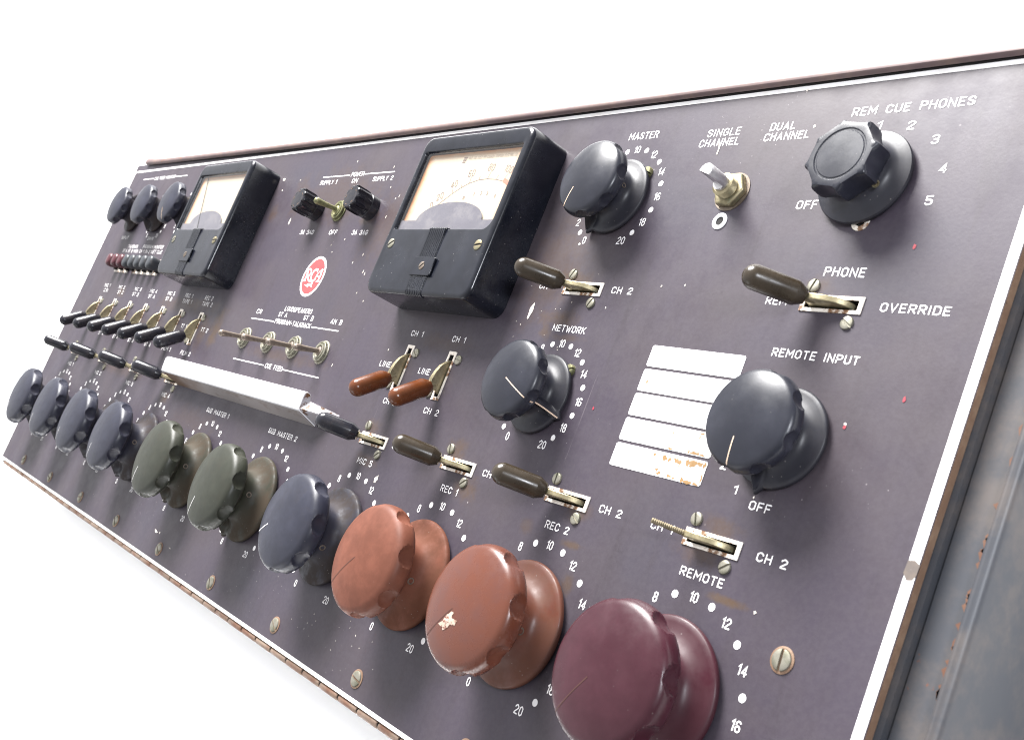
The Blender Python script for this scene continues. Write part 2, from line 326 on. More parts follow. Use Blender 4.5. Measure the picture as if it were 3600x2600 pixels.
# slot wells, panel edge
for (a, b_, c, d) in holes:
    w = MB(); w.add([(a, c, 0), (b_, c, 0), (b_, d, 0), (a, d, 0), (a, c, -.10), (b_, c, -.10), (b_, d, -.10), (a, d, -.10)], [(0, 1, 5, 4), (1, 2, 6, 5), (2, 3, 7, 6), (3, 0, 4, 7), (4, 5, 6, 7)])
    w.build('slot_well', M['slot'], panel)
e = MB().box(PX0 + .002, PX1, PY0, PY1, -.045, -.002)
e.f = [f for k, f in enumerate(e.f) if k not in (0, 1)]
e.build('panel_edge', M['edge'], panel)
bd = MB()
bd.box(PX0 + .001, PX1 - .004, 2.672, 2.694, .0008, .0014); bd.box(PX0 + .001, PX1 - .004, -.7068, -.685, .0008, .0014)
bd.box(7.667, PX1 - .004, -.6849, 2.6719, .0008, .0014); bd.box(PX0 + .001, PX0 + .036, -.6849, 2.6719, .0008, .0014)
bd.build('border_line', M['border'], panel)
wear = MB(); wear.flat([(7.665, .735), (7.69, .74), (7.712, .728), (7.710, .690), (7.70, .672), (7.68, .668), (7.662, .69)], .002)
wear.buildflat('worn_patch', M['worn'], panel)

# --- case under the panel, rim along the top, piano hinge along the bottom
def prism_x(mb, prof, x0, x1):
    n = len(prof)
    mb.add([(x0, y, z) for y, z in prof] + [(x1, y, z) for y, z in prof], [tuple(range(n)), tuple(range(2 * n - 1, n - 1, -1))] + [(i, n + i, n + (i + 1) % n, (i + 1) % n) for i in range(n)])
def prism_y(mb, prof, y0, y1):
    n = len(prof)
    mb.add([(x, y0, z) for x, z in prof] + [(x, y1, z) for x, z in prof], [tuple(range(n)), tuple(range(2 * n - 1, n - 1, -1))] + [(i, n + i, n + (i + 1) % n, (i + 1) % n) for i in range(n)])
cs = MB(); cs.box(-2.60, 7.735, -.66, 2.80, -.70, -.05)
cs.build('case_body', M['case'], con)
rim = MB(); prism_y(rim, [(7.737, -.70), (7.93, -.70), (7.93, -.055), (7.915, -.035), (7.895, -.03), (7.880, -.04), (7.876, -.075), (7.80, -.082), (7.737, -.085)], -.735, 2.86)
bevel(rim.build('case_side_rim', M['case'], con), .006, 2)
ru = MB()
for k in range(26):
    y = random.uniform(-.7, 1.6) if k > 9 else random.uniform(.3, .75); l = random.uniform(.02, .07)
    ru.flat([(7.868, y), (7.872 , y + l * .1), (7.873, y + l * .8), (7.868, y + l), (7.858 - random.random() * .01, y + l * .6), (7.860, y + l * .3)], -.0725)
ru.buildflat('rust', M['casrust'], con)['kind'] = 'stuff'
lp = MB(); LP = [(-2.34, 2.752, 2.818), (-1.9, 2.742, 2.795), (-1.0, 2.733, 2.782), (1.0, 2.716, 2.760), (2.3, 2.706, 2.747), (4.5, 2.701, 2.741), (7.93, 2.70, 2.738)]
rings = []
for x, a, c in LP:
    m = (a + c) / 2; h = (c - a) / 2
    rings.append([(x, a, .014), (x, a + h * .1, .030), (x, a + h * .45, .040), (x, c - h * .5, .042), (x, c - h * .05, .034), (x, c, .010), (x, c - .004, -.06), (x, a + h * .9, -.06), (x, a + h * .8, .008)])
lp.loft(rings); lp.build('lid_rim', M['lip'], con, smooth=50)
gap_mb = MB(); gap_mb.poly([(-2.2, 2.752), (-.6, 2.722), (1.2, 2.700), (PX1 + .02, 2.6965), (PX1 + .02, 2.742), (1.2, 2.748), (-2.2, 2.778)], .0012, .006); gap_mb.build('shadow_gap_strip', M['slot'], con)  # near-black strip: the shadow gap under the lid rim, put in as colour
hg = MB(); HX = -2.62; pitch = .2045
k = 0
hinge = MB().box(-2.62, 7.66, -.7085, -.665, -.075, -.047).build('piano_hinge', M['hinge'], con)
hx = .933 - pitch * 17
nk = MB()
for k in range(50):
    a = hx + k * pitch
    if a < -2.6 or a + pitch > 7.69: continue
    r = .0225 if k % 2 else .0215; n = 14
    nk.loft([[(x, -.727 + rr * math.cos(2 * PI * i / n), -.026 + rr * math.sin(2 * PI * i / n)) for i in range(n)] for x, rr in ((a + .008, r * .80), (a + .016, r), (a + pitch - .016, r), (a + pitch - .008, r * .80))])
nk.build('hinge_knuckle', M['hinge'], hinge, smooth=40)
MB().loft([[(x, -.727 + .012 * math.cos(2 * PI * i / 10), -.026 + .012 * math.sin(2 * PI * i / 10)) for i in range(10)] for x in (-2.6, 7.66)]).build('hinge_pin', M['slot'], hinge)

# ------------------------------------------------------------------ lettering
c_ = .17
def G(w, *st): return (w, st)
def O(w, y0=0, y1=1): return ('c', [(c_, y0), (w - c_, y0), (w, y0 + c_), (w, y1 - c_), (w - c_, y1), (c_, y1), (0, y1 - c_), (0, y0 + c_)])
def S_(*p): return ('o', list(p))
W = .46
GL = {
 'A': G(.5, S_((0, 0), (.25, 1), (.5, 0)), S_((.09, .3), (.41, .3))),
 'B': G(W, S_((0, .5), (W - .12, .5), (W, .62), (W, .88), (W - .12, 1), (0, 1), (0, 0), (W - .12, 0), (W, .12), (W, .38), (W - .12, .5))),
 'C': G(W, S_((W, .76), (W, 1 - c_), (W - c_, 1), (c_, 1), (0, 1 - c_), (0, c_), (c_, 0), (W - c_, 0), (W, c_), (W, .24))),
 'D': G(W, ('c', [(0, 0), (W - c_, 0), (W, c_), (W, 1 - c_), (W - c_, 1), (0, 1)])),
 'E': G(.40, S_((.40, 0), (0, 0), (0, 1), (.40, 1)), S_((0, .52), (.33, .52))),
 'F': G(.40, S_((0, 0), (0, 1), (.40, 1)), S_((0, .5), (.33, .5))),
 'G': G(W, S_((W, .76), (W, 1 - c_), (W - c_, 1), (c_, 1), (0, 1 - c_), (0, c_), (c_, 0), (W - c_, 0), (W, c_), (W, .46), (.26, .46))),
 'H': G(W, S_((0, 0), (0, 1)), S_((W, 0), (W, 1)), S_((0, .52), (W, .52))),
 'I': G(.06, S_((.03, 0), (.03, 1))),
 'K': G(W, S_((0, 0), (0, 1)), S_((W, 1), (0, .42)), S_((.14, .55), (W, 0))),
 'L': G(.38, S_((0, 1), (0, 0), (.38, 0))),
 'M': G(.60, S_((0, 0), (0, 1), (.30, .35), (.60, 1), (.60, 0))),
 'N': G(.48, S_((0, 0), (0, 1), (.48, 0), (.48, 1))),
 'O': G(W, O(W)),
 'P': G(W, S_((0, 0), (0, 1), (W - .13, 1), (W, .87), (W, .6), (W - .13, .47), (0, .47))),
 'R': G(W, S_((0, 0), (0, 1), (W - .13, 1), (W, .87), (W, .6), (W - .13, .47), (0, .47)), S_((.2, .47), (W, 0))),
 'S': G(W, S_((W, .78), (W, 1 - c_), (W - c_, 1), (c_, 1), (0, 1 - c_), (0, .68), (W, .34), (W, c_), (W - c_, 0), (c_, 0), (0, c_), (0, .24))),
 'T': G(.44, S_((0, 1), (.44, 1)), S_((.22, 1), (.22, 0))),
 'U': G(W, S_((0, 1), (0, c_), (c_, 0), (W - c_, 0), (W, c_), (W, 1))),
 'V': G(.48, S_((0, 1), (.24, 0), (.48, 1))),
 'W': G(.66, S_((0, 1), (.16, 0), (.33, .75), (.50, 0), (.66, 1))),
 'Y': G(.48, S_((0, 1), (.24, .48), (.48, 1)), S_((.24, .48), (.24, 0))),
 '0': G(.42, O(.42)),
 '1': G(.17, S_((0, .78), (.17, 1), (.17, 0))),
 '2': G(.44, S_((0, .76), (0, 1 - c_), (c_, 1), (.44 - c_, 1), (.44, 1 - c_), (.44, .66), (0, .12), (0, 0), (.44, 0))),
 '3': G(.43, S_((0, .84), (.13, 1), (.31, 1), (.43, .87), (.43, .64), (.31, .52), (.14, .52)), S_((.31, .52), (.43, .4), (.43, .14), (.31, 0), (.12, 0), (0, .16))),
 '4': G(.46, S_((.34, 0), (.34, 1), (0, .28), (.46, .28))),
 '5': G(.43, S_((.41, 1), (0.02, 1), (0.02, .58), (.30, .58), (.43, .45), (.43, .14), (.30, 0), (.12, 0), (0, .14))),
 '6': G(.43, S_((.40, .88), (.30, 1), (.13, 1), (0, .85), (0, .14), (.13, 0), (.30, 0), (.43, .14), (.43, .40), (.30, .54), (0, .54))),
 '7': G(.43, S_((0, 1), (.43, 1), (.15, 0))),
 '8': G(.43, ('c', [(.11, .54), (.32, .54), (.41, .65), (.41, .89), (.31, 1), (.12, 1), (.02, .89), (.02, .65)]), ('c', [(.12, 0), (.31, 0), (.43, .12), (.43, .41), (.31, .527), (.12, .527), (0, .41), (0, .12)])),
 '9': G(.43, S_((.03, .12), (.13, 0), (.30, 0), (.43, .15), (.43, .86), (.30, 1), (.13, 1), (0, .86), (0, .60), (.13, .46), (.43, .46))),
 '-': G(.34, S_((0, .45), (.34, .45))), ' ': G(.34), '.': G(.06, S_((.03, 0), (.03, .05))),
}
GAP = .27
def text_width(t): return sum(GL[ch][0] for ch in t) + GAP * (len(t) - 1)
def write(mb, t, x0, x1, y, h, w=None, z=.0012, rot=0.0, about=None):
    k = (x1 - x0) / (text_width(t) * h); w = w or h * .150; x = x0; n = 0
    h_ = h - w; yb = y + w / 2
    def tr(q):
        if not rot: return q
        dx, dy = q[0] - about[0], q[1] - about[1]; return (about[0] + dx * math.cos(rot) - dy * math.sin(rot), about[1] + dx * math.sin(rot) + dy * math.cos(rot))
    for ch in t:
        gw, st = GL[ch]
        for kind, pts in st:
            n += 1; mb.stroke([tr((x + (px * h) * k, yb + py * h_)) for px, py in pts], w, z + .00006 * (n % 5), kind == 'c')
        x += (gw + GAP) * h * k
H_ = .0375
TXT = [('LOUDSPEAKERS', 2.349, 2.771, 1.318), ('ST A', 2.286, 2.419, 1.268), ('ST B', 2.690, 2.831, 1.269), ('PROGRAM-TALKBACK', 2.275, 2.838, 1.213), ('CR', 1.904, 1.987, 1.268),
 ('AN B', 3.094, 3.245, 1.269), ('CUE FEED', 2.426, 2.697, .874), ('CH 1', 4.123, 4.247, 1.266), ('CH 1', 4.563, 4.685, 1.266), ('LINE 1', 3.915, 4.095, 1.048), ('LINE 2', 4.358, 4.540, 1.048),
 ('CH 2', 4.122, 4.254, .829), ('CH 2', 4.567, 4.709, .829), ('MIC 5', 4.110, 4.272, .449), ('REC 1', 5.000, 5.147, .450), ('REC 2', 5.878, 6.038, .446), ('REMOTE', 6.738, 6.960, .443),
 ('CH 2', 4.405, 4.545, .588), ('CH 2', 5.291, 5.431, .588), ('CH 2', 6.178, 6.315, .586), ('CH 1', 6.504, 6.624, .585), ('CH 2', 7.071, 7.209, .583), ('MASTER', 5.402, 5.612, 2.495),
 ('NETWORK', 5.389, 5.636, 1.400), ('CH 1', 5.15, 5.27, 1.626), ('CH 2', 5.717, 5.857, 1.626), ('SINGLE', 5.967, 6.169, 2.470), ('CHANNEL', 5.937, 6.183, 2.416), ('DUAL', 6.351, 6.488, 2.473),
 ('CHANNEL', 6.336, 6.583, 2.421), ('REM CUE PHONES', 6.780, 7.335, 2.509), ('OFF', 6.660, 6.763, 2.070), ('PHONE', 6.922, 7.111, 1.764), ('REM', 6.680, 6.785, 1.625), ('OVERRIDE', 7.234, 7.520, 1.626),
 ('REMOTE INPUT', 6.806, 7.216, 1.400), ('OFF', 6.956, 7.056, .766), ('SUB MASTER 1', 1.794, 2.202, .446), ('SUB MASTER 2', 2.888, 3.305, .447), ('MIC 4', .819, .985, .447), ('MIC 3', -.097, .082, .444),
 ('MIC 2', -1.009, -.832, .444), ('MIC 1', -1.915, -1.745, .444), ('REC 2', .817, .982, 1.321), ('TAPE 2', .810, 1.020, 1.267), ('REC 1', .365, .533, 1.321), ('TAPE 1', .361, .567, 1.267), ('MIC 5', -.062, .101, 1.321),
 ('ST B', -.057, .086, 1.267), ('MIC 4', -.531, -.354, 1.321), ('ST A', -.516, -.353, 1.267), ('MIC 3', -.969, -.788, 1.321), ('ST B', -.969, -.800, 1.267), ('MIC 2', -1.454, -1.272, 1.321),
 ('ST C', -1.416, -1.255, 1.267), ('MIC 1', -1.907, -1.735, 1.321), ('CR', -1.860, -1.75, 1.267), ('TT 1', .574, .693, 1.046), ('TT 2', 1.022, 1.161, 1.046), ('FILM 1', .375, .571, .823), ('FILM 2', .815, 1.022, .823),
 ('ST A', -.072, .078, .821), ('ST A', -.527, -.378, .821), ('ST A', -.972, -.83, .821), ('ST A', -1.42, -1.28, .821), ('POWER', 2.471, 2.653, 2.407), ('ON', 2.522, 2.599, 2.354), ('SUPPLY 1', 2.020, 2.282, 2.355),
 ('SUPPLY 2', 2.826, 3.095, 2.355), ('3A 3AG', 2.048, 2.264, 1.935), ('OFF', 2.517, 2.628, 1.935), ('3A 3AG', 2.857, 3.069, 1.935), ('CUE FEED MONITOR', -1.910, -1.307, 2.556), ('INPUT', -2.08, -1.87, 1.865),
 ('GAIN', -1.27, -1.115, 1.861), ('TALKBACK', -1.746, -1.455, 1.768), ('PROGRAM MONITOR', -1.289, -.720, 1.771), ('1', 6.928, 6.944, 2.432), ('2', 7.075, 7.103, 2.421), ('3', 7.207, 7.233, 2.347), ('4', 7.285, 7.311, 2.215),
 ('5', 7.270, 7.296, 2.077), ('2', 6.752, 6.778, .896), ('1', 6.856, 6.870, .810)]
for i, s_ in enumerate(('ST A', 'ST B', 'MON', 'CH 1', 'CH 2', 'NET', 'CUE')): TXT.append((s_, -1.85 + .171 * i, -1.85 + .171 * i + .125, 1.718))
for t_, a, b_, y in TXT:
    m_ = MB(); h = H_ if y < 1.7 or a < 5 else .042
    write(m_, t_, a, b_, y, h); m_.buildflat('printed_label', M['print'], panel)
rl = MB()
for a, b_, y in [(2.852, 3.249, 1.227), (1.858, 2.254, 1.226), (1.852, 2.400, .891), (2.706, 3.249, .891), (2.022, 2.444, 2.4215), (2.662, 3.086, 2.4215), (-2.267, -1.937, 2.578), (-1.280, -.975, 2.573)]:
    m_ = MB(); m_.stroke([(a + .004, y), (b_ - .004, y)], .0085, .0012); m_.buildflat('printed_rule', M['print'], panel)
def dial(cx, cy, r, rd=.0165):
    m_ = MB()
    for k in range(21):
        a = math.radians((k - 10) * 15); x, y = cx + r * math.sin(a), cy + r * math.cos(a)
        if k % 2: m_.disc(x, y, rd, .0012, 24)
        else:
            s_ = str(k); hn = .0425; tw = text_width(s_) * hn; write(m_, s_, x - tw / 2, x + tw / 2, y - hn / 2, hn, .0058)
    m_.buildflat('dial_scale', M['print'], panel)
KX = [-1.83, -.925, -.024, .8824, 1.9936, 3.0883, 4.1855, 5.0717, 5.9563, 6.8486]
for x in KX: dial(x, 0, .3780)
dial(5.501, 2.155, .279, .0155); dial(5.505, 1.0594, .279, .0155); dial(-1.195, 2.156, .282, .0155); dial(-.43, 2.156, .282, .0155)
# label plates beside the remote input knob
for i, (y0, y1) in enumerate(((1.284, 1.387), (1.164, 1.271), (1.046, 1.153), (.927, 1.0335), (.8045, .9130))):
    m_ = MB(); x0, x1, r = 6.132, 6.682, .008
    m_.poly([(x0 + r, y0), (x1 - r, y0), (x1, y0 + r), (x1, y1 - r), (x1 - r, y1), (x0 + r, y1), (x0, y1 - r), (x0, y0 + r)], .0005, .0022)
    m_.build('label_strip', M['strip'], panel)
def blob(mb, x, y, rx, ry, z, n=11, j=.4, rot=0.0):
    pts = []
    for i in range(n):
        a = 2 * PI * i / n; q = 1 + random.uniform(-j, j); u, v = rx * q * math.cos(a), ry * q * math.sin(a)
        pts.append((x + u * math.cos(rot) - v * math.sin(rot), y + u * math.sin(rot) + v * math.cos(rot)))
    mb.flat(pts, z)
rs = MB(); n = 0
for x, y, rx, ry in [(6.176, 1.212, .008, .013), (6.38, .893, .006, .010), (6.445, .890, .012, .014), (6.470, .884, .009, .012), (6.515, .889, .018, .013), (6.532, .884, .010, .016), (6.575, .888, .012, .012), (6.605, .886, .022, .015),
                     (6.645, .893, .014, .009), (6.67, .896, .007, .012), (6.42, .832, .010, .006), (6.436, .820, .010, .008), (6.500, .818, .016, .007), (6.526, .812, .008, .006), (6.575, .814, .010, .011), (6.605, .811, .022, .007), (6.65, .809, .018, .005),
                     (6.675, .84, .004, .02), (6.60, 1.024, .014, .006), (6.63, 1.026, .02, .004), (6.592, 1.008, .004, .008), (6.60, .936, .030, .007), (6.64, .934, .02, .006), (6.56, .938, .006, .010), (6.451, .932, .012, .006), (6.44, 1.006, .004, .007),
                     (6.47, .85, .002, .002), (6.53, .85, .002, .003), (6.57, .857, .003, .004), (6.678, .97, .004, .02)]:
    n += 1; blob(rs, x, y, rx, ry, .0026 + .0001 * (n % 6), 13, .5)
rs.buildflat('rust', M['rust'], panel)['kind'] = 'stuff'
ch = MB(); n = 0
for x, y in [(1.644, 2.415), (2.473, 2.536), (3.047, 2.459), (3.123, 2.3), (3.288, 2.229), (3.252, 2.21), (3.229, 2.07), (3.14, 1.787), (3.044, 1.724), (3.239, 1.665), (3.269, 1.646), (2.791, 1.898), (3.273, 1.507), (3.401, 1.454), (3.944, 1.158), (3.353, .993)]:
    blob(ch, x, y, .004, .011 * random.uniform(.6, 1.2), .0016, 9, .35, random.uniform(-.2, .2))
for x, y, a, b_ in [(1.78, 2.04, .010, .03), (1.33, 2.43, .02, .012), (1.39, 2.33, .008, .008), (6.6, 2.479, .006, .008), (6.483, 2.673, .006, .007), (6.962, .816, .004, .005), (5.336, 1.89, .007, .009), (1.84, -.50, .03, .010), (1.915, -.497, .006, .008), (2.188, -.551, .014, .004),
                   (7.144, .401, .006, .007), (6.039, 1.681, .004, .006), (5.718, 1.549, .004, .005), (7.252, 1.166, .008, .005), (6.186, 1.69, .004, .005), (2.685, 1.799, .004, .005), (2.626, 1.853, .004, .006), (4.37, .39, .012, .022), (4.385, .40, .008, .016)]:
    blob(ch, x, y, a, b_, .0016, 11, .4)
for k in range(46):
    x, y = (random.gauss(4.5, .25), random.gauss(-.45, .10)) if k < 18 else (random.gauss(5.3, .2), random.gauss(1.55, .18)) if k < 32 else (random.uniform(2, 4.4), random.uniform(-.6, 2.5))
    blob(ch, x, y, random.uniform(.0015, .0035), random.uniform(.0015, .005), .0017, 7, .4, random.uniform(0, 3))
ch.flat([(5.163, 1.546), (5.168, 1.53), (5.174, 1.499), (5.166, 1.475), (5.159, 1.449), (5.148, 1.453), (5.146, 1.48), (5.141, 1.514), (5.152, 1.53)], .0017)
ch.flat([(6.057, 2.439), (6.066, 2.43), (6.073, 2.438), (6.074, 2.425), (6.078, 2.412), (6.079, 2.37), (6.070, 2.371), (6.071, 2.405), (6.066, 2.42)], .0019)
ch.buildflat('chipped_paint', M['chip'], panel)['kind'] = 'stuff'
rd = MB()
for x, y in [(7.455, 1.294), (7.288, 1.902), (7.253, 1.155), (5.898, 1.043)]: blob(rd, x, y, .007, .010, .0017, 9, .4)
rd.buildflat('spattered_paint', M['redspot'], panel)['kind'] = 'stuff'
# round logo
lx, ly = 2.5595, 1.602
lg = MB(); lg.disc(lx, ly, .159, .0012, 64); logo = lg.buildflat('logo_badge', M['print'], panel)
m_ = MB(); m_.disc(lx, ly, .1385, .0018, 64); m_.buildflat('logo_field', M['red'], panel)
L_ = MB()
def lst(pts, w, k): L_.stroke([(lx + a, ly + b_) for a, b_ in pts], w, .0024 + .00008 * k)
lst([(-.118, .050), (-.0985, .010), (-.103, -.034)], .020, 0); lst([(-.134, .053), (-.105, .053)], .009, 1); lst([(-.139, -.038), (-.086, -.038)], .009, 2)
lst([(-.112, .054), (-.082, .055), (-.058, .043), (-.050, .023), (-.062, .006), (-.086, 0)], .013, 3); lst([(-.083, .002), (-.064, -.012), (-.048, -.030), (-.022, -.039), (.0, -.036)], .013, 4)
lst([(.040, .034), (.0345, .058)], .008, 5); lst([(.030, .050), (.006, .056), (-.018, .040), (-.027, .006), (-.018, -.024), (.008, -.038), (.036, -.033), (.054, -.018)], .015, 6)
lst([(.100, .056), (.076, .044), (.052, .016), (.044, -.034)], .010, 7); lst([(.099, .054), (.108, .010), (.106, -.036)], .019, 8); lst([(.050, 0), (.102, 0)], .008, 9); lst([(.082, -.038), (.133, -.038)], .009, 10); lst([(.088, .055), (.118, .055)], .008, 11)
L_.flat([(lx + a, ly + b_) for a, b_ in ((.040, -.036), (.0396, -.0568), (.0523, -.0835), (-.0082, -.0732), (-.0026, -.0886), (-.0791, -.0698), (-.0333, -.0652), (-.0332, -.0594), (.0275, -.0547), (.0262, -.0352))], .0034)
L_.buildflat('logo_lettering', M['print'], panel)

# ------------------------------------------------------------------ screws
def screw_mb(r=.03, h=.017, slot=.0042, rot=0.0):
    mb = MB(); n = 14
    for sg in (1, -1):
        rings = []
        for k, z in ((1.0, 0), (1.0, h * .45), (.95, h * .78), (.82, h * .95), (.45, h)):
            pts = []
            for i in range(n + 1):
                a = -PI / 2 + PI * i / n; pts.append((max(r * k * math.cos(a), slot), r * k * math.sin(a)))
            rings.append([(sg * (x * math.cos(rot)) - sg * y * math.sin(rot), sg * x * math.sin(rot) + sg * y * math.cos(rot), z) for x, y in pts])
        mb.loft(rings)
    mb.lathe([(r * .96, 0), (r * .96, h * .28)], 24)
    return mb
# panel screws along the bottom and right
scr = screw_mb(.041, .014, .0058, .9)
s0 = scr.build('panel_screw', M['nickel'], con, (1.045, -.598, 0), smooth=35)
MB().lathe([(.050, .0), (.050, .0035), (.044, .005)], 28).build('washer_ring', M['edge'], s0, (0, 0, 0))
for i, (x, y, rz) in enumerate([(2.021, -.597, .2), (2.993, -.594, -.25), (3.964, -.594, .1), (4.937, -.594, .5), (5.91, -.594, 1.1), (6.88, -.594, .3), (.07, -.597, .8), (-.905, -.597, .4), (-1.88, -.597, 1.2), (7.322, .275, 2.3)]):
    copy_tree(s0, (x, y, 0), con, rotz=rz)
d0 = screw_mb(.030, .024, .004, 1.2).build('panel_screw', M['greenbrass'], con, (5.651, 2.292, 0), smooth=35, label='green tarnished screw beside the MASTER knob')
copy_tree(d0, (5.645, 1.206, 0), con, rotz=.7, label='green tarnished screw behind the NETWORK knob')

# ------------------------------------------------------------------ lever keys
def handle_mb(p0, p1, r=.0535):
    p0, p1 = Vector(p0), Vector(p1); d = (p1 - p0); L = d.length; d.normalize()
    pr = [(0, .50), (0.001, .62), (.040, .985), (.045, 1.0)] + [(L - r, 1.0)]
    pts = [p0 + d * a for a, _ in pr]; rad = [r * k for _, k in pr]
    for k in range(1, 9):
        t_ = k / 8 * PI / 2; pts.append(p0 + d * (L - r + r * math.sin(t_))); rad.append(max(r * math.cos(t_), r * .04))
    mb = MB(); mb.tube(pts, rad, 28); return mb
def blade_mb():                    # cam plate in the x-z plane, 0.032 thick: flat sides and a curved outer edge
    out = [(.096, -.05), (.096, -.006), (.078, .022), (.045, .052), (0, .070), (-.045, .080), (-.078, .078), (-.098, .070), (-.104, .052), (-.098, .035), (-.100, .012), (-.112, -.004), (-.112, -.05)]
    mb = MB(); n = len(out); t_ = .0130
    mb.add([(x, -t_, z) for x, z in out] + [(x, t_, z) for x, z in out], [tuple(range(n)), tuple(range(2 * n - 1, n - 1, -1))] + [(i, n + i, n + (i + 1) % n, (i + 1) % n) for i in range(n)])
    return mb
def bezel_mb(hx=.147, hy=.0365, ix=.127, iy=.0215):
    mb = MB(); z0, z1 = 0.0006, .0055
    mb.box(-hx, hx, iy, hy, z0, z1); mb.box(-hx, hx, -hy, -iy, z0, z1); mb.box(-hx, -ix, -iy, iy, z0, z1); mb.box(ix, hx, -iy, iy, z0, z1); return mb
hA, hB = Vector((-.084, 0, .066)), Vector((-.252, 0, .272))
def lever(mat, loc, label, stud=False):
    if stud:
        mb = MB(); pts = []; rad = []; a, b_ = Vector((-.085, 0, .055)), Vector((-.180, 0, .175))
        for k in range(37): pts.append(a + (b_ - a) * (k / 36)); rad.append(.0125 if k % 2 else .0105)
        mb.tube(pts, rad, 12); h = mb.build('lever_key', M['stud'], con, loc, smooth=20, label=label)
    else:
        h = handle_mb(hA, hB).build('lever_key', mat, con, loc, smooth=35, label=label)
        mb = MB(); mb.tube([hA - (hB - hA) * .16, hA + (hB - hA) * .03], [.0175, .0175], 14); mb.build('lever_collar', M['brass'], h, smooth=35)
    bl = bevel(blade_mb().build('lever_blade', M['brass'], h), .004, 2)
    bezel_mb().build('slot_frame', M['bezel'], h)
    screw_mb(.0285, .012, .0048, .35).build('screw', M['nickel'], h, (-.113, .076, 0), smooth=35)
    screw_mb(.0285, .012, .0048, -.9).build('screw', M['nickel'], h, (.102, -.075, 0), smooth=35)
    return h
k0 = lever(M['handle_black'], (*HS[2], 0), 'black sleeved lever above the MIC 5 dial')
def put(mat, xy, label, rotz=0.0):
    o = copy_tree(k0, (*xy, 0), con, label, rotz)
    if mat is not M['handle_black']: recolour(o, mat)
    for c in o.children:
        if c.name.startswith('screw'): c.rotation_euler = (0, 0, random.uniform(0, 3))
    return o
for xy, l in ((HS[6], 'black sleeved lever above the MIC 4 dial, ending at the white bar'), (HS[7], 'black sleeved lever above the MIC 3 dial'), (HS[8], 'black sleeved lever above the MIC 2 dial'), (HS[9], 'black sleeved lever above the MIC 1 dial')): put(M['handle_black'], xy, l)
put(M['handle_brown'], HS[0], 'dark brown lever between the MASTER and NETWORK knobs'); put(M['handle_brown'], HS[1], 'dark brown lever under the word PHONE'); put(M['handle_brown'], HS[3], 'dark brown lever above the REC 1 dial'); put(M['handle_brown'], HS[4], 'dark brown lever above the REC 2 dial')
lever(None, (*HS[5], 0), 'bare threaded lever stud with its sleeve missing, above REMOTE', stud=True)
put(M['handle_amber'], VS[0], 'red-brown lever beside the words LINE 1', PI / 2); put(M['handle_amber'], VS[1], 'red-brown lever beside the words LINE 2', PI / 2)
for xy, l in zip(VS[2:], ('REC 2', 'REC 1', 'MIC 5', 'MIC 4', 'MIC 3', 'MIC 2', 'MIC 1')): put(M['handle_black'], xy, 'black lever with tall brass blade under the upper %s lettering' % l, PI / 2)

# ------------------------------------------------------------------ knobs
def wrap(a): return (a + PI) % (2 * PI) - PI
def knob_mb(R=.291, beak=-120.0, dimples=8, ph=0.2, capk=1.0, hk=1.0, dome=.055, n=224):
    b_ = math.radians(beak); k = R / .291
    prof = [(.276, .010), (.288, .018), (.291, .030), (.288, .040), (.281, .045), (.262, .048), (.235, .053), (.208, .061), (.186, .074), (.168, .094), (.162, .124), (.160, .145),
            (.166, .166), (.180, .184), (.205, .200), (.236, .214), (.262, .225)]
    cap = [(.277, .234), (.286, .246), (.2893, .258), (.2897, .268), (.2893, .278), (.2882, .287), (.2862, .296), (.2835, .305), (.280, .313), (.275, .320), (.268, .327), (.257, .3335), (.245, .338)]
    top = [(.205, .349), (.165, .3575), (.120, .3645), (.075, .369), (.03, .3713), (.004, .3718)]
    rings = []
    def ring(r, z, isc=False):
        out = []
        for i in range(n):
            a = 2 * PI * i / n; rr = r * k; zz = z * hk
            if z < .200:                 # beak: a fin growing out of the neck to just past the skirt
                d = abs(wrap(a - b_)); lat = max(0, 1 - (d / .16))
                if z <= .05 and r > .25: rr += .046 * k * max(0, 1 - d / .13) ** 1.1
                elif z < .19: 
                    want = (.330 - (z - .045) * .95) * k
                    rr = max(rr, rr + (want - rr) * max(0, 1 - d / (.10 + .05 * (z / .19))) ** .9 if want > rr else rr)
            if isc:
                for q in range(dimples):
                    da = wrap(a - ph - 2 * PI * q / dimples); u = da / .190; v = (z - .275) / .047; s_ = 1 - u * u - v * v
                    if s_ > 0: rr -= .023 * k * s_ ** .6
            out.append((rr * math.cos(a), rr * math.sin(a), zz))
        return out
    for r, z in prof: rings.append(ring(r, z))
    dens = []
    for q in range(len(cap) - 1):
        for s_ in (0, .5): dens.append(tuple(cap[q][j] + (cap[q + 1][j] - cap[q][j]) * s_ for j in (0, 1)))
    dens.append(cap[-1])
    for r, z in dens: rings.append(ring(r, z, True))
    for r, z in top: rings.append(ring(r, z))
    mb = MB(); mb.loft(rings); return mb, k
def cap_z(r, k, hk=1.0):
    T = [(0, .3720), (.03, .3713), (.075, .369), (.12, .3645), (.165, .3575), (.205, .349), (.245, .338), (.257, .3335), (.268, .327), (.275, .320), (.280, .313), (.2835, .305), (.2862, .296), (.2882, .287)]
    r = r / k
    for i in range(len(T) - 1):
        if T[i][0] <= r <= T[i + 1][0]:
            f = (r - T[i][0]) / (T[i + 1][0] - T[i][0]); return (T[i][1] + (T[i + 1][1] - T[i][1]) * f) * hk
    return .28 * hk
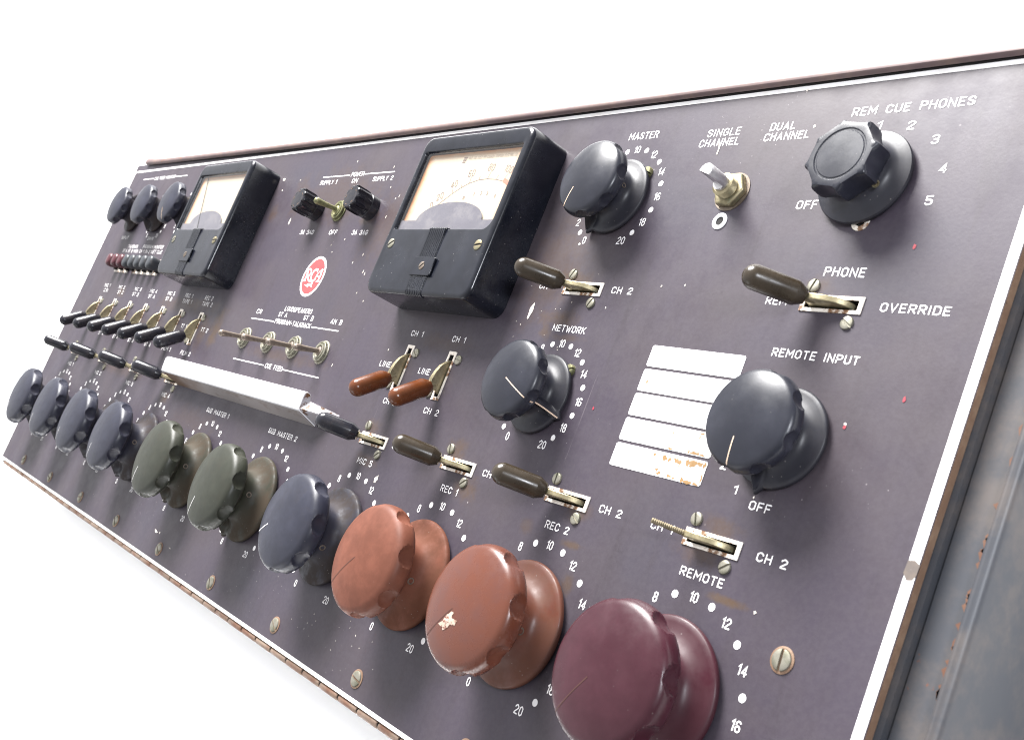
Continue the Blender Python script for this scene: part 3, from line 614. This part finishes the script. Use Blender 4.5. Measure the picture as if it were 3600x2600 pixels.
def index_mb(k, ang, r0, r1, w=.0055, hk=1.0, lift=.0012):
    mb = MB(); a = math.radians(ang); d = Vector((math.cos(a), math.sin(a))); nn = Vector((-d.y, d.x)); rows = []
    N = 22
    for i in range(N + 1):
        r = (r0 + (r1 - r0) * i / N) * k; z = cap_z(r, k, hk) + lift
        for s_, dz in ((-1, 0), (1, 0)):
            q = d * r + nn * (s_ * w / 2); rows.append((q.x, q.y, z))
    mb.add(rows, [(2 * i, 2 * i + 1, 2 * i + 3, 2 * i + 2) for i in range(N)])
    return mb
SETSCR = lambda k: MB().lathe([(.018 * k, -.02 * k), (.018 * k, .004 * k), (.012 * k, .004 * k), (.010 * k, -.004 * k)], 16)
def knob(mat, loc, ang, label, R=.291, ph=.2, idx='indexwhite', r0=.12, r1=.27, name='rotary_knob', hk=None, w=.0055):
    hk = hk or (R / .291)
    mb, k = knob_mb(R, ang, 8, ph, hk=hk)
    o = mb.build(name, mat, con, loc, smooth=38, label=label)
    if idx: index_mb(k, ang, r0, r1, w, hk).build('index_line', M[idx], o, smooth=60)
    st = SETSCR(k).build('set_screw', M['bronze'], o); a = math.radians(ang + 128)
    st.rotation_euler = (0, PI / 2 * .96, a); st.location = Vector((math.cos(a) * .160 * k, math.sin(a) * .160 * k, .128 * hk)) * U
    return o
for x, l in zip(KX[:3], ('MIC 1', 'MIC 2', 'MIC 3')): knob(M['bknob'], (x, 0, 0), -120, 'blue-black fader knob of the %s dial' % l, ph=.35)
knob(M['bknob'], (KX[3], 0, 0), -119, 'blue-black fader knob of the MIC 4 dial', ph=.35)
knob(M['olive'], (KX[4], 0, 0), -120, 'olive grey knob of the SUB MASTER 1 dial', ph=.30)
knob(M['olive'], (KX[5], 0, 0), -118, 'olive grey knob of the SUB MASTER 2 dial', ph=.33)
knob(M['bknob'], (KX[6], 0, 0), -152, 'blue-black knob of the MIC 5 dial with a slanting white line', ph=.18)
knob(M['terra'], (KX[7], 0, 0), -136, 'dusty terracotta knob of the REC 1 dial', ph=.30, idx='groove', r0=.02, w=.004)
knob(M['terragloss'], (KX[8], 0, 0), -133, 'scuffed glossy terracotta knob of the REC 2 dial with a white scar', ph=.30, idx='groove', r0=.04, w=.004)
kr = knob(M['maroon'], (KX[9], 0, 0), -128, 'glossy maroon knob of the REMOTE dial', ph=.25, idx='groove', r0=.05, w=.004)
# white scar on the REC 2 knob
scar = MB(); SC = [(-.0958, -.1162), (-.0700, -.1000), (-.0646, -.0935), (-.0580, -.0760), (-.0527, -.0653), (-.0400, -.0600), (-.0251, -.0439), (-.0054, -.0449), (-.0120, -.0600), (-.0044, -.0691), (.0301, -.0700), (.0254, -.0913), (-.0073, -.0989), (-.0150, -.1100), (-.0240, -.1194), (-.0489, -.1336), (-.0560, -.1200), (-.0642, -.1225)]
scar.add([(x, y, cap_z(math.hypot(x, y), 1) + .0015) for x, y in SC] + [(sum(p[0] for p in SC) / len(SC), sum(p[1] for p in SC) / len(SC), .3715)], [(i, (i + 1) % len(SC), len(SC)) for i in range(len(SC))])
scar.build('scar', M['scar'], [o for o in con.children if o.get('label', '').startswith('scuffed')][0])
knob(M['cknob'], (5.501, 2.155, 0), -119, 'smaller black knob of the MASTER dial', R=.2105, ph=.15, idx='cream')
kn = knob(M['cknob'], (5.505, 1.0594, 0), -26, 'smaller black knob of the NETWORK dial, its cream line turned to 17', R=.2105, ph=.45, idx='cream', r0=.04)
# cream line carried on down the fin of the NETWORK pointer
a = math.radians(-26); f_ = MB(); rows = []
for r, z in ((.2075, .203), (.203, .182), (.180, .150), (.185, .128), (.196, .100), (.212, .075), (.228, .052), (.240, .034)):
    for s_ in (-1, 1): rows.append((math.cos(a) * r - math.sin(a) * s_ * .0035, math.sin(a) * r + math.cos(a) * s_ * .0035, z + .002))
f_.add(rows, [(2 * i, 2 * i + 1, 2 * i + 3, 2 * i + 2) for i in range(7)]); f_.build('pointer_line', M['cream'], kn)
knob(M['cknob'], (7.003, 1.065, 0), -96, 'large-capped black knob under REMOTE INPUT, beside the label strips', R=.2105, ph=.55, idx='cream')
for x, l, a in ((-1.94, 'left grey-black knob of the CUE FEED MONITOR row', 85), (-1.195, 'middle grey-black knob of the CUE FEED MONITOR row, over GAIN', -119), (-.43, 'right grey-black knob of the CUE FEED MONITOR row, beside the meter', -75)):
    knob(M['bknob'], (x, 2.156, 0), a, l, R=.2105, ph=.2 + x, idx='cream' if x > -1 else None)
# eight-lobed selector knob
mb = MB(); n = 160; rings = []
for r, z in ((.196, .008), (.209, .014), (.2114, .026), (.208, .034), (.19, .040), (.165, .048), (.142, .060), (.130, .076), (.126, .09)): rings.append([(r * math.cos(2 * PI * i / n), r * math.sin(2 * PI * i / n), z) for i in range(n)])
def octo(r, i, depth): 
    a = 2 * PI * i / n; u = abs(((a - .25) / (2 * PI / 8)) % 1 - .5) * 2     # 0 mid flute .. 1 corner
    return r - depth * (1 - u ** 2.2)
for r, z, dp in ((.150, .100, .016), (.166, .116, .030), (.172, .135, .033), (.173, .165, .034), (.172, .195, .033), (.168, .207, .029), (.160, .2135, .021), (.153, .2155, .012)):
    rings.append([(octo(r, i, dp) * math.cos(2 * PI * i / n), octo(r, i, dp) * math.sin(2 * PI * i / n), z) for i in range(n)])
for r, z in ((.136, .2165), (.118, .2165), (.113, .2125), (.108, .2125), (.104, .2155), (.06, .2165), (.004, .217)): rings.append([(r * math.cos(2 * PI * i / n), r * math.sin(2 * PI * i / n), z) for i in range(n)])
mb.loft(rings); sel = mb.build('rotary_knob', M['cknob'], con, (6.972, 2.198, 0), smooth=32, label='eight-sided black selector knob with a plain round skirt under REM CUE PHONES')
st = SETSCR(.9).build('set_screw', M['brass'], sel, (.150 * math.cos(-.55), .150 * math.sin(-.55), .105)); st.rotation_euler = (0, PI / 2, -.55)

# ------------------------------------------------------------------ meters
def rrect(x0, x1, y0, y1, r, n=7, rs=None):
    rs = rs or (r, r, r, r); out = []
    for (cx, cy, a0), q in zip(((x1, y1, 0), (x0, y1, PI / 2), (x0, y0, PI), (x1, y0, 3 * PI / 2)), rs):
        sx = -1 if cx == x1 else 1; sy = -1 if cy == y1 else 1
        for i in range(n + 1):
            a = a0 + PI / 2 * i / n; out.append((cx + sx * q + q * math.cos(a), cy + sy * q + q * math.sin(a)))
    return out
MW, MH = 1.105, 1.056; HZ = .26
def meter(x0, y0, label, scale=True, needle=None):
    cx, cy = x0 + MW / 2, y0 + MH / 2; hx, hy = MW / 2, MH / 2
    wx0, wx1, wy0, wy1 = -.4975, .4925, -.109, .418         # window, local
    mb = MB(); n = 7
    outer = lambda ins, z: [(x, y, z) for x, y in rrect(-hx + ins, hx - ins, -hy + ins, hy - ins, .075 - ins * .5, n)]
    inner = lambda ins, z: [(x, y, z) for x, y in rrect(wx0 + ins, wx1 - ins, wy0 + ins, wy1 - ins, 0, n, (.022, .022, .022, .075))]
    rings = [outer(0, .001), outer(0, .06), outer(.001, HZ - .030), outer(.004, HZ - .016), outer(.011, HZ - .006), outer(.021, HZ - .001), outer(.030, HZ),
             inner(-.012, HZ), inner(-.004, HZ - .003), inner(0, HZ - .010), inner(.006, HZ - .045)]
    mb.loft(rings, True, False)
    m = mb.build('level_meter', M['meter'], con, (cx, cy, 0), smooth=30, label=label)
    cz = HZ - .040; fc = MB(); fc.flat([(wx0 - .004, wy0 - .004), (wx1 + .004, wy0 - .004), (wx1 + .004, wy1 + .004), (wx0 - .004, wy1 + .004)], 0)
    card = fc.build('dial_card', M['card'], m, ((wx0 + wx1) / 2, (wy0 + wy1) / 2, cz))
    card.data.transform(Matrix.Translation((-(wx0 + wx1) / 2 * U, -(wy0 + wy1) / 2 * U, 0)))
    # grey mask with a dome in front of the card
    pts = [(wx0 + .004, wy0 + .002), (wx1 - .004, wy0 + .002), (wx1 - .004, -.040), (.345, -.040)]
    for i in range(1, 36):
        a = PI * i / 36; pts.append((.008 + .337 * math.cos(a), -.040 + .118 * math.sin(a)))
    pts += [(-.330, -.040), (wx0 + .004, -.040)]
    mk = MB(); mk.flat(pts, cz + .012); mk.buildflat('dial_mask', M['mask'], m)
    if scale:
        sc_ = MB(); arc = [(4.133, 1.985), (4.165, 2.006), (4.229, 2.047), (4.302, 2.096), (4.37, 2.133), (4.437, 2.160), (4.52, 2.178), (4.603, 2.182), (4.69, 2.175), (4.761, 2.161), (4.79, 2.15)]
        lc = lambda p_: (p_[0] - cx, p_[1] - cy)
        sc_.stroke([lc(q) for q in arc], .0035, cz + .0010)
        C0 = Vector(lc((4.50, 1.62)))
        for (x, y), l in zip(((4.165, 2.006), (4.229, 2.047), (4.302, 2.096), (4.37, 2.133), (4.437, 2.16), (4.52, 2.178), (4.603, 2.182), (4.69, 2.175), (4.761, 2.161)), (.02, .035, .035, .02, .045, .025, .05, .03, .055)):
            q = Vector(lc((x, y))); d = (q - C0).normalized(); sc_.stroke([tuple(q), tuple(q + d * l)], .0028, cz + .0012)
        for s_, x, y, rt in (('0', 4.128, 2.025, .75), ('20', 4.185, 2.082, .65), ('40', 4.285, 2.160, .45), ('60', 4.422, 2.226, .2), ('80', 4.60, 2.256, -.1), ('100', 4.775, 2.236, -.4)):
            q = lc((x, y)); h = .046; tw = text_width(s_) * h * 1.05; write(sc_, s_, q[0] - tw / 2, q[0] + tw / 2, q[1] - h / 2, h, .0042, cz + .0010, rt * .55, q)
        for s_, x, y in (('20', 4.34, 2.03), ('10', 4.44, 2.065), ('7', 4.53, 2.085), ('5', 4.60, 2.09), ('3', 4.66, 2.088), ('0', 4.745, 2.07)):
            q = lc((x, y)); h = .022; tw = text_width(s_) * h; write(sc_, s_, q[0] - tw / 2, q[0] + tw / 2, q[1] - h / 2, h, .0026, cz + .0010)
        fp = MB(); write(fp, 'PAT. NO. 2357 199 CANADA SIMPSON ELECTRIC CO.', *(v - cx for v in (4.33, 4.80)), 2.318 - cy, .020, .0022, cz + .0010); fp.buildflat('fine_print', M['fine_print'], m)
        for i in range(4): sc_.stroke([(4.275 - cx, 2.336 - cy - i * .011), (4.310 - cx - i * .003, 2.336 - cy - i * .011)], .007, cz + .001)
        sc_.buildflat('dial_markings', M['scale_ink'], m)
        rz = MB(); rz.stroke([lc(q) for q in ((4.775, 2.165), (4.80, 2.155), (4.83, 2.140), (4.87, 2.115))], .026, cz + .0016); rz.buildflat('red_zone', M['scale_red'], m)
    if needle:
        nd = MB(); (ax, ay), (bx, by) = needle; nd.tube([(ax - cx, ay - cy, cz + .008), (bx - cx, by - cy, cz + .016)], [.0026, .0036], 6); nd.build('needle', M['slot'], m)
    gl = MB(); gl.box(wx0 + .003, wx1 - .003, wy0 + .003, wy1 - .003, HZ - .022, HZ - .016); gl.build('window_glass', M['glass'], m)
    # ribbed band and clip down the middle of the lower half
    bx0, bx1 = -.075, .093; bm_ = MB(); nr = 9
    path = [(wy0 + .010, HZ - .014), (wy0 + .006, HZ + .004), (wy0 - .006, HZ + .011), (wy0 - .05, HZ + .007), (-hy + .04, HZ + .007), (-hy + .018, HZ + .006), (-hy + .004, HZ - .004), (-hy - .004, HZ - .022), (-hy - .004, HZ - .03), (-hy + .006, HZ - .03), (-hy + .02, HZ - .006), (wy0 - .05, HZ - .002), (wy0 - .006, HZ - .004), (wy0 + .004, HZ - .016)]
    for i in range(nr):
        a = bx0 + (bx1 - bx0) * i / nr; prism_x(bm_, path, a + .002, a + (bx1 - bx0) / nr - .0025)
    prism_x(bm_, [(y, z - .0045) for y, z in path], bx0, bx1)
    bevel(bm_.build('ribbed_band', M['meter'], m), .002, 2)
    cl = MB(); cl.poly(rrect(-.092, .124, -.411, -.296, .010, 4), HZ + .004, HZ + .016); bevel(cl.build('band_clip', M['meter'], m), .003, 2)
    screw_mb(.026, .006, .0045, -.9).build('clip_screw', M['bronze'], m, (.016, -.352, HZ + .014), smooth=35)
    for sx, rt in ((-.452, .55), (.458, .15)):
        screw_mb(.0325, .008, .006, rt - PI / 2).build('face_screw', M['nickel'] if sx < 0 else M['brass'], m, (sx, -.207, HZ - .003), smooth=35)
        MB().lathe([(.037, 0), (.037, .0012)], 28).build('screw_recess', M['slot'], m, (sx, -.207, HZ - .0005))
    return m
meter(3.825, 1.429, 'large black square meter with a clean cream scale, beside the MASTER knob')
meter(.145, 1.429, 'large black square meter with its needle slanting across the card, beside the three small knobs', scale=False, needle=((.31, 2.365), (.64, 1.80)))

# ------------------------------------------------------------------ fuse holders, toggles, shaft, eyelets
def fuse():
    mb = MB(); mb.lathe([(.090, 0), (.090, .060), (.086, .064), (.083, .0645)], 40)
    n = 160; fl = 10
    def rr(i, r, d): 
        a = ((i / n * fl) % 1) - .5; s_ = 1 - (a / .34) ** 2
        return r - d * math.sqrt(max(s_, 0))
    rings = [[(rr(i, r, d) * math.cos(2 * PI * i / n), rr(i, r, d) * math.sin(2 * PI * i / n), z) for i in range(n)] for r, z, d in
             ((.070, .062, 0), (.088, .066, .002), (.093, .076, .010), (.095, .10, .016), (.095, .15, .018), (.095, .172, .018), (.091, .183, .014), (.083, .189, .008), (.070, .190, 0), (.060, .1885, 0), (.052, .1895, 0), (.02, .190, 0), (.003, .190, 0))]
    mb.loft(rings); return mb
f0 = fuse().build('fuse_holder', M['black'], con, (2.186, 2.137, 0), smooth=35, label='fluted black fuse holder under SUPPLY 1, beside the power toggle')
MB().box(.055, .0915, -.016, .016, .018, .052).build('notch', M['bknob'], f0, rotz=-.45)
lt = MB()
for a in (.5, 1.7, 2.9, 4.2, 5.3): lt.stroke([(.062 * math.cos(a + q * .1), .062 * math.sin(a + q * .1)) for q in range(4)], .0035, .1906)
lt.buildflat('moulded_marks', M['edge'], f0)
copy_tree(f0, (2.995, 2.134, 0), con, 'fluted black fuse holder under SUPPLY 2, with a notched base', rotz=.1)
def toggle(mat_l, loc, tip, label, mat_n):
    mb = MB(); t_ = Vector(tip); a = Vector((0, 0, .03))
    r0 = .017; pts = []; rad = []
    for q, r in ((0, .0165), (.25, .0175), (.6, .0205), (.84, .0245), (.90, .0255)): pts.append(a + (t_ - a) * q); rad.append(r)
    d = (t_ - a).normalized(); e_ = a + (t_ - a) * .90
    for q in range(1, 7): u = q / 6 * PI / 2; pts.append(e_ + d * (.0255 * math.sin(u))); rad.append(max(.0255 * math.cos(u), .001))
    mb.tube(pts, rad, 20); o = mb.build('toggle_switch', mat_l, con, loc, smooth=40, label=label)
    nb = MB(); nb.lathe([(.084, 0), (.084, .007), (.079, .011)], 56); nb.build('washer', mat_n, o, smooth=30)
    n2 = MB(); n = 72
    n2.loft([[((r - (.003 if i % 2 and kn_ else 0)) * math.cos(2 * PI * i / n), (r - (.003 if i % 2 and kn_ else 0)) * math.sin(2 * PI * i / n), z) for i in range(n)] for r, z, kn_ in ((.073, .010, 1), (.073, .024, 1), (.069, .028, 0), (.060, .0285, 0), (.057, .024, 0), (.054, .024, 0), (.052, .033, 0), (.043, .034, 0), (.040, .026, 0), (.03, .024, 0))], True, True)
    n2.build('ring_nut', mat_n, o, smooth=30)
    n3 = MB(); n3.lathe([(.034, .02), (.030, .032), (.020, .038), (.012, .039)], 24); n3.build('bushing', mat_l, o, smooth=40); return o
for i, l in enumerate(('CR', 'ST A', 'ST B', 'AN B')):
    toggle(M['bronze'], (1.904 + .4168 * i, 1.063, 0), (0, -.045, .205), 'bronze loudspeaker toggle lever under %s' % l, M['nickel'])
toggle(M['greenbrass'], (2.534, 2.125, 0), (0, -.022, .212), 'greenish brass power toggle between the two fuse holders', M['greenbrass'])
# bare potentiometer shaft with its hex nut
mb = MB(); n = 36
def sh(r, z, flat): return [(min(r * math.cos(2 * PI * i / n), r * math.cos(2 * PI * i / n)), max(r * math.sin(2 * PI * i / n), -flat), z) for i in range(n)]
mb.loft([sh(.0385, .05, .0385), sh(.0385, .098, .0385), sh(.0385, .099, .014), sh(.0385, .200, .014), sh(.036, .204, .012)])
shf = mb.build('control_shaft', M['steel'], con, (6.262, 2.166, 0), smooth=35, label='bare steel D-shaped shaft in a brass hex nut under SINGLE CHANNEL', rotz=-.35)
mb = MB(); mb.lathe([(.090, .004), (.090, .030), (.082, .037), (.05, .037)], 6, ph=.3); bevel(mb.build('hex_nut', M['brass'], shf), .003, 2)
mb = MB(); th = []
for q in range(14): th.append((.056 if q % 2 else .052, .036 + q * .0032))
mb.lathe(th + [(.045, .083), (.04, .083)], 36); mb.build('threaded_bushing', M['brass'], shf, smooth=20)
MB().lathe([(.098, 0), (.098, .004)], 36).build('washer', M['bronze'], shf)
for x, y, l in ((6.252, 2.016, 'white eyelet below the bare control shaft'), (7.010, 2.009, 'cream eyelet half hidden by the eight-sided knob')):
    mb = MB(); mb.lathe([(.042, 0.001), (.042, .004), (.038, .007), (.024, .007), (.021, .003)], 36, cap0=False, cap1=False); e_ = mb.build('eyelet', M['white'] if x < 7 else M['bezel'], con, (x, y, 0), smooth=40, label=l)
    MB().lathe([(.0225, .0012), (.0225, .0016)], 24).build('eyelet_hole', M['slot'], e_)

# ------------------------------------------------------------------ push buttons
bases = []
for x0, x1 in ((-1.812, -1.405), (-1.270, -.560)):
    mb = MB(); mb.box(x0, x1, 1.494, 1.655, .0005, .006); bases.append(mb.build('button_strip', M['bezel'], con))
def button(mat):
    mb = MB(); out = rrect(-.058, .058, -.066, .066, .055, 6)
    rings = [[(x * k, y * q, z) for x, y in out] for k, q, z in ((1.0, .86, .012), (1.0, .90, .05), (1.0, 1.0, .075), (1.0, 1.0, .108), (.93, .95, .123), (.72, .80, .132), (.35, .45, .136))]
    mb.loft(rings); return mb.build('push_button', mat, con, smooth=45)
b0 = None
for i in range(8):
    x = -1.763 + .1722 * i
    if i in (0, 3): b0 = button(M['button_maroon'] if i == 0 else M['button_grey']); b0.location = Vector((x, 1.583, 0)) * U
    else: copy_tree(b0, (x, 1.583, 0), con)
pl = MB()
for i in range(8):
    x = -1.763 + .1722 * i; pl.box(x - .03, x + .03, 1.515, 1.64, .004, .03)
pl.build('button_plungers', M['slot'], bases[1])

# ------------------------------------------------------------------ white light bar
prof = [(.578, 0.001), (.628, .142), (.632, .150), (.640, .155)]
nose = [(.720, .160), (.742, .159), (.755, .151), (.760, .138), (.757, .123), (.748, .110), (.734, .104), (.712, .103)]
prof += nose + [(.700, .004)]
bar = MB(); n = len(prof)
L0 = [(1.045 - .35 * z, y, z) for y, z in prof]; R0 = [(3.462 - .02 * z, y, z) for y, z in prof]
bar.loft([L0, [(1.02 + .0 * z, y, z) if False else (1.06, y, z) for y, z in prof], [(3.44, y, z) for y, z in prof], R0])
wb_ = bar.build('light_bar', M['white'], con, label='white enamelled bar with a rust-spotted end, across the middle of the panel', smooth=35)
en = MB(); ep = [(3.466, .584, .001), (3.463, .634, .138), (3.462, .646, .151), (3.462, .720, .155), (3.462, .740, .154), (3.463, .751, .147), (3.463, .755, .137), (3.463, .752, .124), (3.464, .744, .114), (3.466, .732, .108), (3.470, .712, .104), (3.708, .690, .004), (3.712, .662, .001)]
cen = Vector((0, 0, 0))
en.add(ep + [(x - .004, y, max(z - .004, .0005)) for x, y, z in ep], [tuple(range(len(ep))), tuple(range(2 * len(ep) - 1, len(ep) - 1, -1))] + [(i, (i + 1) % len(ep), len(ep) + (i + 1) % len(ep), len(ep) + i) for i in range(len(ep))])
en.build('bar_end', M['rustwhite'], wb_)
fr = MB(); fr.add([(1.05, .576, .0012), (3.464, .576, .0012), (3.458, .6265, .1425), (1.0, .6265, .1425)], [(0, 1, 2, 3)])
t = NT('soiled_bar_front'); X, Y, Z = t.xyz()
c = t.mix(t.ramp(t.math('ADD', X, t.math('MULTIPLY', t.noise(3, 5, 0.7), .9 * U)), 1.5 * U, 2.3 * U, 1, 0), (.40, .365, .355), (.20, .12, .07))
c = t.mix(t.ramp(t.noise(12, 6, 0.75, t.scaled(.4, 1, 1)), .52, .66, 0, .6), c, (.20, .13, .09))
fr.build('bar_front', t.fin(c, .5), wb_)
